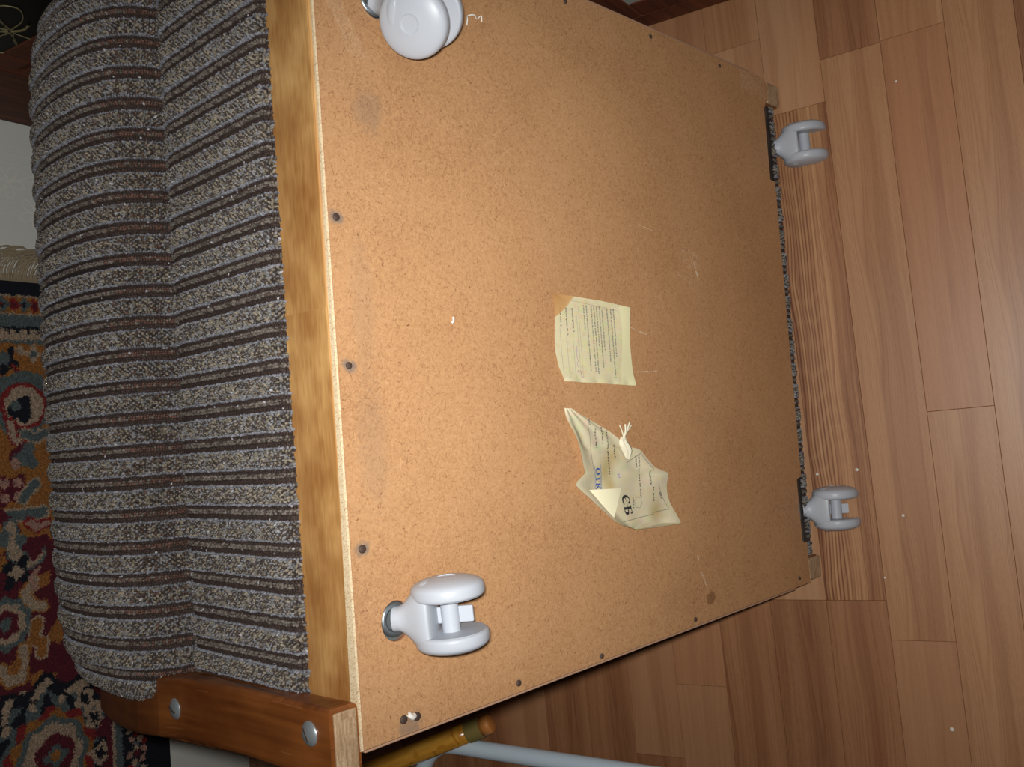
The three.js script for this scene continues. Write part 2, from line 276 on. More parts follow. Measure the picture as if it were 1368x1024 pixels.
// ───────────────────────── the armchair, tipped onto its back ─────────────────────────
const chair = group('armchair');
tag(chair, 'armchair tipped onto its back with striped pile cushion, fibreboard underside and white casters', 'armchair');
chair.position.set(0, 0.032, 0); chair.rotation.x = -0.17834;  // local: x across, y up the bottom panel, z out of it
const floorLine = (a) => -0.0305 + 0.1803 * a;              // height of the room's floor in the chair's frame
{ // bottom panel with two holes and two notches
  const s = new THREE.Shape(); const y0 = -0.002, y1 = PH;
  s.moveTo(-HW, y0); s.lineTo(-0.229, y0); s.lineTo(-0.229, 0.004); s.lineTo(-0.226, 0.008); s.lineTo(-0.162, 0.0085); s.lineTo(-0.160, y0); s.lineTo(0.160, y0); s.lineTo(0.161, 0.0085); s.lineTo(0.238, 0.0085); s.lineTo(0.246, 0.004); s.lineTo(0.25, y0); s.lineTo(0.262, y0);
  s.quadraticCurveTo(HW, y0, HW, 0.008); s.lineTo(HW, y1); s.lineTo(-HW, y1); s.lineTo(-HW, y0);
  for (const [x, y] of [[-0.2005, 0.561], [0.2071, 0.5436]]) { const h = new THREE.Path(); h.absellipse(x, y, 0.0125, 0.0115, 0, 6.2832, true); s.holes.push(h); }
  const g = new THREE.ExtrudeGeometry(s, { depth: 0.0032, bevelEnabled: true, bevelThickness: 0.0004, bevelSize: 0.0004, bevelOffset: -0.0004, bevelSegments: 1, curveSegments: 24 }); g.translate(0, 0, -0.0036);
  const p = mesh('bottom_panel', g, [M.board, M.sawnDark], chair); p.userData.label = 'large tan fibreboard sheet nailed over the underside';
}
{ // pale sawn edge under the front rail, wider towards one end
  const g = new THREE.BufferGeometry(), P = [], L = [[-HW, 0.0085], [-0.1, 0.0048], [0.1, 0.0022], [HW, 0.0012]], f = (x, y, z) => P.push(x, y, z);
  for (let i = 0; i < 3; i++) {
    const [xa, ta] = L[i], [xb, tb] = L[i + 1], yt = PH + 0.0014, yb = PH - 0.02, za = -0.0002;
    const A = [xa, yt, za], B = [xb, yt, za], C = [xb, yt, -tb], D = [xa, yt, -ta], E = [xa, yb, -0.0036], F = [xb, yb, -0.0036], A2 = [xa, PH - 0.0003, za], B2 = [xb, PH - 0.0003, za];
    for (const t of [[A, B, C], [A, C, D], [A2, B2, B], [A2, B, A], [D, C, F], [D, F, E]]) for (const v of t) f(...v);
  }
  g.setAttribute('position', new THREE.Float32BufferAttribute(P, 3)); g.computeVertexNormals(); metricUV(g); mesh('sawn_edge', g, M.sawn, chair).userData.label = 'pale sawn board edge';
}
mesh('front_rail', box(2 * HW, 0.02, 0.054, 0, PH - 0.0095, -0.0325, 0.0025), M.rail, chair).userData.label = 'honey brown birch rail with mottled grain';
mesh('seat_box', side([[0.0045, 0.006], [0.0045, PH - 0.004], [0.198, PH - 0.004], [0.198, 0.14], [0.44, 0.14], [0.44, floorLine(0.44) + 0.004], [0.2, floorLine(0.2) + 0.004], [0.1, 0.006]], -HW + 0.0006, HW - 0.0006, 0.001), M.dark, chair);
mesh('side_rail', box(0.007, PH - 0.03, 0.05, HW + 0.0022, PH / 2 + 0.012, -0.0295, 0.002), M.pinkEdge, chair); mesh('side_rail', box(0.006, PH - 0.03, 0.05, -HW + 0.0002, PH / 2 + 0.012, -0.0275, 0.001), M.pinkEdge, chair);
{ // upholstered front of the seat box, between rail and cushion
  const prof = [[-0.0535, PH - 0.004], [-0.0530, PH + 0.0015], [-0.0555, PH + 0.0042], [-0.062, PH + 0.0052], [-0.09, PH + 0.0052], [-0.15, PH + 0.0048], [-0.19, PH + 0.003], [-0.2, PH - 0.003], [-0.204, PH - 0.02]];
  const c = new THREE.CatmullRomCurve3(prof.map(([z, y]) => new THREE.Vector3(0, y, z)), false, 'centripetal'), len = c.getLength(), X0 = -0.253, X1 = 0.284;
  const edge = (x) => Math.max(0, 1 - Math.min(x - X0, X1 - x) / 0.006);
  const at = (x, s) => { const p = c.getPointAt(clamp(s / len)); p.x = x; p.y -= 0.008 * edge(x) ** 2; return p; };
  const g = grid(360, 40, (u, v) => { const x = lerp(X1, X0, u), s = v * len, p = at(x, s); return [x, p.y + ridge(x), p.z, ...fabricUV(x, s)]; });
  const m = mesh('seat_front', g, M.fabric, chair); m.userData.label = 'flat front strip in grey and brown striped pile fabric';
  const frame = (x, s) => { const p = at(x, s), t = c.getTangentAt(clamp(s / len, 0.001, 0.999)); p.y += ridge(x); return { p, t, n: new THREE.Vector3(0, -t.z, t.y).normalize() }; };
  pile(m, frame, X0, X1, 0.004, len - 0.01, 101);
}
{ // seat cushion
  const prof = [[-0.2, 0.586], [-0.2035, 0.606], [-0.2145, 0.622], [-0.235, 0.633], [-0.265, 0.6385], [-0.3, 0.6395], [-0.335, 0.636], [-0.368, 0.626], [-0.395, 0.605], [-0.413, 0.572], [-0.421, 0.52], [-0.424, 0.42], [-0.42, 0.25], [-0.40, 0.175], [-0.33, 0.155], [-0.26, 0.16], [-0.212, 0.19], [-0.203, 0.3], [-0.2, 0.5]];
  const c = new THREE.CatmullRomCurve3(prof.map(([z, y]) => new THREE.Vector3(0, y, z)), true, 'centripetal'); c.arcLengthDivisions = 800;
  const len = c.getLength(), XM = 0.306, XC = 0.019, PW = 9, C = { y: 0.40, z: -0.31 };
  const shrink = (x) => Math.pow(Math.max(0, 1 - Math.pow(Math.abs(x - XC) / XM, PW)), 1 / PW);
  const at = (x, s, bare) => { const p = c.getPointAt(((s / len) % 1 + 1) % 1), k = shrink(x); const d = Math.hypot(p.y - C.y, p.z - C.z) || 1, q = k + (bare ? 0 : ridge(x) * k / d); return new THREE.Vector3(x, C.y + (p.y - C.y) * q, C.z + (p.z - C.z) * q); };
  const g = grid(420, 150, (u, v) => { const a = (0.5 - u) * Math.PI, sx = Math.sign(Math.sin(a)) * Math.pow(Math.abs(Math.sin(a)), 0.55) * XM + XC, s = v * len, p = at(clamp(sx, XC - XM, XC + XM), s); return [p.x, p.y, p.z, ...fabricUV(p.x, s)]; });
  const m = mesh('seat_cushion', g, M.fabric, chair); m.userData.label = 'thick rounded cushion in grey and brown striped pile fabric';
  const e = 0.0006, a = new THREE.Vector3(), b = new THREE.Vector3();
  const frame = (x, s) => { const p = at(x, s); const t = a.subVectors(at(x, s + e), at(x, s - e)).normalize().clone(), w = b.subVectors(at(Math.min(x + e, XC + XM - 1e-5), s, true), at(Math.max(x - e, XC - XM + 1e-5), s, true)).normalize(); return { p, t, n: new THREE.Vector3().crossVectors(t, w).normalize().multiplyScalar(1) }; };
  const out = frame(0, 0.09).n.y > 0 ? 1 : -1, f2 = out > 0 ? frame : (x, s) => { const q = frame(x, s); q.n.negate(); return q; };
  pile(m, f2, XC - XM + 0.0025, XC + XM - 0.0025, -0.004, 0.42, 202, (x, s) => smooth(0.085, 0.02, s) * 0.75);
}
// the two wooden arms: front post, curved arm, rear post; screws and worn ends
for (const sx of [-1, 1]) {
  const x0 = sx < 0 ? -0.2875 : 0.286, x1 = x0 + 0.045;
  const arm = [[0.0015, PH + 0.0006], [0.0015, PH + 0.0225], [0.1, PH + 0.0232], [0.185, PH + 0.0234], [0.22, PH + 0.0228], [0.27, PH + 0.0165], [0.33, PH + 0.0035], [0.39, PH - 0.0105], [0.43, PH - 0.021], [0.455, PH - 0.036], [0.468, PH - 0.065], [0.472, PH - 0.12], [0.472, 0.25], [0.472, 0.11], [0.438, 0.11], [0.436, 0.25], [0.434, PH - 0.11], [0.425, PH - 0.06], [0.405, PH - 0.042], [0.33, PH - 0.02], [0.27, PH - 0.006], [0.22, PH - 0.0005], [0.185, PH + 0.0006]];
  const ag = side(arm, x0, x1, 0.0042), ap = ag.attributes.position; for (let i = 0; i < ap.count; i++) ap.setX(i, ap.getX(i) + sx * 0.032 * smooth(0.12, 0.42, -ap.getZ(i))); ag.computeVertexNormals();
  mesh('arm_post', ag, M.arm, chair).userData.label = 'varnished reddish brown wooden arm post';
  mesh('worn_end', box(0.0395, 0.0165, 0.0022, x0 + 0.0225, PH + 0.0115, -0.0008, 0.001), M.endGrain, chair).userData.label = 'bare greyish sawn wood end';
  const rx = sx < 0 ? -0.2725 : 0.2455;
  mesh('rear_post', side([[0.0042, floorLine(0) + 0.001], [0.0042, 0.02], [0.43, 0.115], [0.43, floorLine(0.43) + 0.001]], rx, rx + 0.027, 0.003), M.arm, chair);
  mesh('worn_end', box(0.0235, 0.0285, 0.0045, rx + 0.0135, -0.0155, -0.0025, 0.003), M.endGrain, chair);
}
{ // dome screws in the front post
  const head = new THREE.LatheGeometry([[0, 0.0034], [0.003, 0.0032], [0.0058, 0.0022], [0.0076, 0.0008], [0.0078, 0], [0.0072, -0.0004], [0, -0.0004]].map(([x, y]) => new THREE.Vector2(x, y)), 28);
  for (const [x, z, turn] of [[-0.259, -0.0215, 0.5], [-0.2695, -0.192, 1.1]]) {
    const s = mesh('screw', head, M.screw, chair); s.position.set(x, PH + 0.0228, z); s.rotation.y = turn;
    mesh('slot', box(0.0085, 0.001, 0.0014, 0, 0.0031, 0, 0.0002), M.rust, s);
  }
}
{ // back upholstery under the panel's lower edge, and the backrest lying behind
  const b = mesh('back_upholstery', side([[0.0022, -0.0085], [0.0022, 0.0005], [0.44, 0.06], [0.44, floorLine(0.44) + 0.002], [0.12, floorLine(0.12) + 0.002]], -0.2445, 0.2445, 0.001), M.fabric, chair);
  pile(b, (x, s) => ({ p: new THREE.Vector3(x, -0.0095 + s, -0.0008), n: new THREE.Vector3(0, 0, 1), t: new THREE.Vector3(0, 1, 0) }), -0.243, 0.243, 0, 0.0075, 303);
  pile(b, (x, s) => ({ p: new THREE.Vector3(x, -0.0086, -0.002 - s), n: new THREE.Vector3(0, -1, 0), t: new THREE.Vector3(0, 0, 1) }), -0.243, 0.243, 0, 0.03, 304);
  const f = (a) => floorLine(a) + 0.003;
  mesh('backrest', side([[0.435, f(0.435)], [0.435, 0.15], [0.6, 0.2], [0.78, 0.235], [0.83, 0.215], [0.835, f(0.835) + 0.02], [0.82, f(0.82)]], -0.238, 0.238, 0.012), M.fabric, chair);
}
{ // nails along the panel's edges
  const nail = new THREE.LatheGeometry([[0, 0.0009], [0.0014, 0.0008], [0.0022, 0.0003], [0.0023, -0.0004], [0, -0.0004]].map(([x, y]) => new THREE.Vector2(x, y)), 12); nail.rotateX(Math.PI / 2);
  for (const [x, y, k] of [[0.0557, 0.5868, 1.3], [-0.0377, 0.5847, 1.2], [-0.1518, 0.5838, 1.4], [-0.2625, 0.5605, 1.5], [-0.2634, 0.5495, 1.5], [-0.266, 0.4541, 1.2], [-0.2687, 0.3583, 1.1], [-0.267, 0.2227, 1.1], [-0.2641, 0.0222, 1], [0.2649, 0.2172, 1], [0.2653, 0.0965, 1], [0.2636, 0.3393, 1]]) {
    const n = mesh('nail', nail, M.rust, chair); n.position.set(x, y, 0.0003); n.scale.set(k * 0.85, k * 0.85, 1);
  }
}

// ── casters: a milky plastic twin wheel on a flared hood, hung from a zinc plate ──
const disc = (() => {                                       // wheel with a domed outer face; axis along +x, outer face at +x
  const R = 0.0236, pr = [[0, -0.0036], [R - 0.004, -0.0038], [R - 0.0016, -0.0036], [R, -0.0020], [R, 0.0022], [R - 0.0012, 0.0048], [R - 0.004, 0.0066], [R - 0.009, 0.0082], [0.0085, 0.0092], [0.0062, 0.0094], [0.0056, 0.0087], [0, 0.0086]];
  const g = new THREE.LatheGeometry(new THREE.SplineCurve(pr.map(([x, y]) => new THREE.Vector2(x, y))).getPoints(60).map((p) => new THREE.Vector2(Math.max(0, p.x), p.y)), 56); g.rotateZ(-Math.PI / 2); return g;
})();
const hood = (() => {                                       // neck flaring into a bar as wide as the wheels
  const N = 40, rings = [];
  const se = (t, e) => Math.sign(t) * Math.pow(Math.abs(t), e);
  for (let j = 0; j <= 26; j++) {
    const k = Math.min(1, j / 22), w = lerp(0.0078, 0.0236, smooth(0.1, 0.92, k)), h = lerp(0.0078, 0.0158, smooth(0.2, 1, k)), e = lerp(1, 0.62, k);
    const cy = lerp(0, -0.0145, k), cz = lerp(-0.001, 0.0195, k), cap = j <= 22 ? 1 : [0.9, 0.6, 0.25, 0.0][j - 23];
    rings.push([w * (j > 22 ? Math.sqrt(cap) : 1), h * (j > 22 ? Math.sqrt(cap) : 1), e, cy - (j > 22 ? 0.0018 * Math.sin((j - 22) / 4 * 1.57) : 0), cz + (j > 22 ? 0.0018 * Math.sin((j - 22) / 4 * 1.57) : 0)]);
  }
  const dir = new THREE.Vector3(0, -0.57, 0.82), nor = new THREE.Vector3(0, 0.82, 0.57);
  return grid(N, 26, (u, v) => { const [w, h, e, cy, cz] = rings[Math.round(v * 26)], a = u * 6.28319, x = w * se(Math.cos(a), e), q = h * se(Math.sin(a), e); return [x, cy + nor.y * q, cz + nor.z * q]; });
})();
function caster(x, y, z, turn, edge, label, lean = 0) {
  const c = group('caster', chair); c.position.set(x, y, z); c.userData.label = label;
  const sw = (m) => { const q = new THREE.Quaternion().setFromAxisAngle(new THREE.Vector3(0, 0, 1), turn).multiply(new THREE.Quaternion().setFromAxisAngle(new THREE.Vector3(0, 1, 0), lean)); m.position.applyQuaternion(q); m.quaternion.premultiply(q); return m; };
  const part = (name, g, mt, p = [0, 0, 0], rot) => { const m = mesh(name, g, mt, c); m.position.set(...p); if (rot) m.rotation.set(...rot); return sw(m); };
  const T = -0.0235, Z = 0.0262;
  part('hood', hood, M.plastic);
  part('wheel', disc, M.plastic, [0.0145, T, Z]); part('wheel', disc, M.plastic, [-0.0145, T, Z], [0, Math.PI, 0]);
  const ax = new THREE.CylinderGeometry(0.0058, 0.0058, 0.026, 24); ax.rotateZ(Math.PI / 2); part('axle', ax, M.plastic, [0, T, Z]);
  part('bracket', box(0.0105, 0.036, 0.003, 0, 0, 0, 0.001), M.plastic, [-0.001, T + 0.0005, Z - 0.0035], [-0.96, 0, 0]);
  if (!edge) {
    const plate = new THREE.CylinderGeometry(0.0185, 0.0185, 0.0016, 36); plate.rotateX(Math.PI / 2); mesh('mounting_plate', plate, M.zincDull, c).position.set(-0.001, 0, -0.0032);
    const ring = new THREE.TorusGeometry(0.0092, 0.0022, 10, 36); mesh('collar', ring, M.zinc, c).position.set(0, 0, -0.0008);
  } else {
    const plate = box(0.062, 0.0125, 0.0014, 0, 0, 0, 0.0005); mesh('mounting_plate', plate, M.zincDull, c).position.set(edge, 0.010, -0.0042);
    const roll = new THREE.CylinderGeometry(0.0042, 0.0042, 0.0165, 20); roll.rotateZ(Math.PI / 2); mesh('socket', roll, M.zinc, c).position.set(0.0, 0.0075, -0.0032);
    const lug = new THREE.TorusGeometry(0.0042, 0.0015, 8, 24); mesh('collar', lug, M.zinc, c).position.set(-0.017, 0.0072, -0.0022);
  }
  return c;
}
caster(-0.1995, 0.561, -0.001, 0.05, 0, 'white twin-wheel caster below the wooden arm end');
caster(0.2071, 0.5436, -0.001, -0.98, 0, 'white twin-wheel caster turned with its round face forward', 0.33);
caster(-0.1965, -0.0075, -0.004, 0.0, 0.003, 'white twin-wheel caster at the floor near the worn corner');
caster(0.1995, -0.0105, -0.004, 0.06, 0.004, 'white twin-wheel caster at the floor near the scuffed corner');

// ── paper labels glued to the panel ──
function sheet(name, rows, lift, map, label) {              // rows: [x, y, x, y] of both edges, top row first; lift(u, v) in metres
  const nU = 36, nV = 72, xs = rows.flatMap((q) => [q[0], q[2]]), ys = rows.flatMap((q) => [q[1], q[3]]), X0 = Math.min(...xs), X1 = Math.max(...xs), Y0 = Math.min(...ys), Y1 = Math.max(...ys);
  const pt = (u, v) => { const f = v * (rows.length - 1), i = Math.min(rows.length - 2, Math.floor(f)), t = f - i, A = rows[i], B = rows[i + 1]; const l = [lerp(A[0], B[0], t), lerp(A[1], B[1], t)], r = [lerp(A[2], B[2], t), lerp(A[3], B[3], t)]; return [lerp(l[0], r[0], u), lerp(l[1], r[1], u)]; };
  const half = (dz) => grid(nU, nV, (u, v) => { const [x, y] = pt(u, v); return [x, y, 0.0006 + lift(u, v) + dz, (Y1 - y) / (Y1 - Y0), 1 - (X1 - x) / (X1 - X0)]; });
  const m = mesh(name, half(0.00015), mat({ map, roughness: 0.7, side: THREE.DoubleSide }), chair); m.userData.label = label; return m;
}
const scribble = (g, r, x, y, len, size, color, alpha = 1) => {   // an illegible line of tiny print, running down the sheet
  g.save(); g.translate(x, y); g.rotate(Math.PI / 2); g.fillStyle = color; g.globalAlpha = alpha;
  for (let q = 0; q < len;) { const w = size * (1.5 + r() * 5); for (let k = 0; k < w && q + k < len; k += size * 0.62) g.fillRect(q + k, -size * (0.75 + 0.2 * r()), size * (0.2 + 0.25 * r()), size * (0.6 + 0.35 * r())); q += w + size * 0.7; }
  g.restore();
};
{
  const c = document.createElement('canvas'); c.width = 512; c.height = 560; const g = c.getContext('2d'), r = rngOf(31);
  g.fillStyle = '#cfc6a4'; g.fillRect(0, 0, 512, 560);
  for (let k = 0; k < 900; k++) { g.fillStyle = `rgba(${150 + r() * 90},${140 + r() * 90},${95 + r() * 60},0.10)`; g.fillRect(r() * 512, r() * 560, 4 + r() * 30, 4 + r() * 30); }
  g.fillStyle = '#d8d2a8'; g.beginPath(); g.moveTo(430, 20); g.quadraticCurveTo(470, 260, 400, 560); g.lineTo(512, 560); g.lineTo(512, 0); g.fill();
  g.strokeStyle = 'rgba(70,75,80,0.55)'; g.lineWidth = 1.6; g.beginPath(); g.moveTo(70, 26); g.lineTo(420, 78); g.stroke();
  [395, 378, 352, 318, 300, 282, 264, 246, 214, 196].forEach((x, i) => scribble(g, r, x, 58 + (x > 300 ? 14 : 0), [300, 430, 330, 260, 380, 250, 420, 410, 400, 150][i], 8.5, '#3a4048', 0.85));
  for (const [x, l] of [[120, 120], [80, 140], [42, 90]]) { scribble(g, r, x, 80, l, 10, '#33383e', 0.85); g.fillStyle = '#2e3338'; g.save(); g.translate(x, 90 + l); g.rotate(Math.PI / 2); g.font = 'italic 15px serif'; g.fillText('\u2116', 0, 0); g.restore(); g.strokeStyle = 'rgba(80,85,90,0.5)'; g.beginPath(); g.moveTo(x - 3, 116 + l); g.lineTo(x - 3, 500); g.stroke(); }
  for (const x of [165, 150]) { g.strokeStyle = 'rgba(80,85,90,0.45)'; g.beginPath(); g.moveTo(x, 60); g.lineTo(x, 500); g.stroke(); }
  g.strokeStyle = 'rgba(120,80,170,0.6)'; g.lineWidth = 2.2; g.beginPath(); g.moveTo(128, 300); g.bezierCurveTo(150, 320, 120, 350, 140, 400); g.bezierCurveTo(110, 420, 160, 440, 130, 460); g.bezierCurveTo(170, 450, 140, 490, 165, 500); g.stroke();
  const st = g.createLinearGradient(0, 0, 110, 90); st.addColorStop(0, 'rgba(176,126,70,0.95)'); st.addColorStop(0.75, 'rgba(190,140,84,0.8)'); st.addColorStop(1, 'rgba(200,170,110,0)'); g.fillStyle = st; g.beginPath(); g.moveTo(0, 0); g.lineTo(150, 0); g.lineTo(95, 70); g.lineTo(50, 110); g.lineTo(0, 150); g.fill();
  const L1 = [[0.0177,0.3851,0.0170,0.3642],[0.0142,0.3846,0.0145,0.3260],[0.0071,0.3845,0.0104,0.2872],[-0.0047,0.3850,-0.0019,0.2889],[-0.0164,0.3864,-0.0180,0.2900],[-0.0281,0.3869,-0.0308,0.2885],[-0.0398,0.3847,-0.0417,0.2878],[-0.0469,0.3810,-0.0507,0.2869],[-0.0511,0.3788,-0.0565,0.2866]];
  sheet('paper_label', L1, (u, v) => 0.0012 * smooth(0.72, 1, u) * (0.4 + Math.sin(v * 5)) ** 2 + 0.0011 * smooth(0.8, 1, v) * Math.abs(Math.sin(u * 14)) + 0.0007 * smooth(0.25, 0, u) * (0.5 + 0.5 * Math.sin(v * 9)), canvasTexture(c), 'yellowed printed label with a stained torn corner');
}
{
  const c = document.createElement('canvas'); c.width = 640; c.height = 512; const g = c.getContext('2d'), r = rngOf(32);
  // canvas frame: x runs down the panel, y across it (1 px of the photograph is 4.2 px here)
  const K = 4.05, Q = (x, y) => [(x - 752) * K * 1.03, (y - 545) * 3.05];
  g.fillStyle = '#c6bc9f'; g.fillRect(0, 0, 640, 512);
  for (let k = 0; k < 900; k++) { g.fillStyle = `rgba(${150 + r() * 80},${140 + r() * 80},${110 + r() * 60},0.10)`; g.fillRect(r() * 640, r() * 512, 4 + r() * 40, 4 + r() * 30); }
  for (const [x, y, w] of [[800, 628, 26], [812, 610, 22], [872, 690, 22], [806, 648, 16]]) { const [X, Y] = Q(x, y), G = g.createRadialGradient(X, Y, 0, X, Y, w * 2.6); G.addColorStop(0, 'rgba(150,122,62,0.5)'); G.addColorStop(1, 'rgba(150,122,62,0)'); g.fillStyle = G; g.fillRect(X - 90, Y - 90, 180, 180); }
  g.strokeStyle = 'rgba(60,64,66,0.75)'; g.lineWidth = 1.8;
  const line = (...p) => { g.beginPath(); p.forEach((q, i) => g[i ? 'lineTo' : 'moveTo'](...Q(...q))); g.stroke(); };
  line([782, 560], [783, 645]); line([820, 696], [868, 694]); line([834, 621], [854, 611], [870, 636]); line([877, 655], [891, 691], [866, 692]);
  const text = (s, x, y, font, color, a = Math.PI / 2) => { g.save(); g.translate(...Q(x, y)); g.rotate(a); g.font = font; g.fillStyle = color; g.fillText(s, 0, 0); g.restore(); };
  for (const [x, y, l, s] of [[790, 572, 80, 9], [799, 572, 64, 9], [806, 577, 168, 9], [815, 596, 58, 9], [783, 559, 26, 8], [846, 614, 42, 9], [850, 612, 170, 9], [865, 636, 60, 9], [869, 658, 60, 8]]) scribble(g, r, ...Q(x, y), l, s, '#282b2e', 0.95);
  text('OTK', 786, 622, 'bold 40px serif', '#2f4f96'); g.strokeStyle = '#4164a6'; g.lineWidth = 2.2; line([785, 619], [785, 662]); line([794, 619], [794, 662]);
  text('\u0421\u0411', 820, 661, 'italic bold 66px serif', '#26292a', 1.35); g.lineWidth = 3; g.strokeStyle = '#2c2f30';
  g.save(); g.translate(...Q(826, 676)); g.rotate(1.4); g.scale(1.7, 0.62); g.beginPath(); g.arc(0, 0, 19, 0.5, 5.6); g.stroke(); g.restore();
  text('17', 818, 633, 'bold 18px sans-serif', 'rgba(120,112,190,0.75)');
  g.lineWidth = 1.3; g.strokeStyle = 'rgba(60,64,66,0.75)'; { const [X, Y] = Q(846, 675); g.beginPath(); for (let k = 0; k <= 30; k++) { const a = k / 30 * 6.283, q = 22 + 3 * Math.sin(a * 6); g[k ? 'lineTo' : 'moveTo'](X + q * Math.cos(a), Y + q * Math.sin(a)); } g.stroke(); }
  scribble(g, r, ...Q(838, 668), 38, 8, '#282b2e', 0.95);
  text('ааа', 879, 666, 'italic bold 18px serif', '#3a3d3e', 1.2);
  const L2 = [[-0.0721,0.3813,-0.0724,0.3732],[-0.0762,0.3809,-0.0769,0.3635],[-0.0809,0.3797,-0.0822,0.3519],[-0.0857,0.3784,-0.0876,0.3400],[-0.0911,0.3763,-0.0939,0.3259],[-0.0958,0.3751,-0.0994,0.3165],[-0.1018,0.3731,-0.1062,0.3081],[-0.1060,0.3717,-0.1107,0.2875],[-0.1120,0.3706,-0.1189,0.2799],[-0.1192,0.3687,-0.1274,0.2712],[-0.1240,0.3675,-0.1341,0.2529],[-0.1290,0.3773,-0.1405,0.2549],[-0.1322,0.3804,-0.1457,0.2545],[-0.1375,0.3737,-0.1511,0.2530],[-0.1430,0.3661,-0.1565,0.2515],[-0.1485,0.3592,-0.1619,0.2499],[-0.1541,0.3514,-0.1689,0.2463],[-0.1599,0.3434,-0.1745,0.2436],[-0.1657,0.3352,-0.1788,0.2407],[-0.1705,0.3259,-0.1780,0.2671],[-0.1747,0.3121,-0.1764,0.2997]];
  const lab = sheet('paper_label', L2, (u, v) => 0.0045 * smooth(0.22, 0, u) * smooth(0.05, 0.3, v) + 0.004 * smooth(0.7, 1, u) * smooth(0.3, 0.5, v) * (0.6 + 0.4 * Math.sin(v * 16)) + 0.003 * smooth(0.88, 1, v) + 0.0008 * Math.sin(u * 9 + v * 6) ** 2, canvasTexture(c), 'torn peeling label with blue stamp and folded corner');
  const cream = mat({ color: 0xe6dfbd, roughness: 0.75, side: THREE.DoubleSide });
  // the folded-over corner shows its blank back
  const A = [-0.1372, 0.3678, 0.0016], B = [-0.1398, 0.3258, 0.0075], D = [-0.163, 0.3345, 0.0045];
  const fold = grid(14, 14, (u, v) => { const w = 1 - u, a = w * (1 - v), b = w * v, d = u; const q = [0, 1, 2].map((k) => A[k] * a + B[k] * b + D[k] * d); q[2] += 0.003 * a * b * 4 + 0.002 * u * (1 - u); return q; });
  mesh('folded_corner', fold, cream, lab).userData.label = 'blank cream back of the folded corner';
  const scrap = [grid(8, 16, (u, v) => { const w = 0.0058 * Math.sin(Math.PI * Math.min(1, 0.08 + v * 0.9)) ** 0.8; return [lerp(-0.0985, -0.1175, v), lerp(0.3125, 0.3075, v) + (u - 0.5) * 2 * w + 0.001 * Math.sin(v * 7), 0.0035 + 0.004 * Math.sin(u * 3.14) * Math.sin(v * 3.1) + 0.0009 * Math.sin(u * 17)]; })];
  for (const [x, y, z, w] of [[-0.0890, 0.3165, 0.004, 0.0006], [-0.0885, 0.3115, 0.006, 0.0008], [-0.0870, 0.3050, 0.006, 0.0008], [-0.0900, 0.3020, 0.005, 0.0006]]) scrap.push(tube([[-0.1, 0.3122, 0.004], [lerp(-0.1, x, 0.5), lerp(0.3122, y, 0.35), z], [x, y, z]], w, 10, 6));
  mesh('torn_curl', mergeGeometries(scrap), mat({ color: 0xcfc8b0, roughness: 0.8, side: THREE.DoubleSide }), lab).userData.label = 'twisted torn flap of white paper';
}
scene.updateMatrixWorld(true);
const onPanel = (x, y, z = 0.001) => chair.localToWorld(new THREE.Vector3(x, y, z));

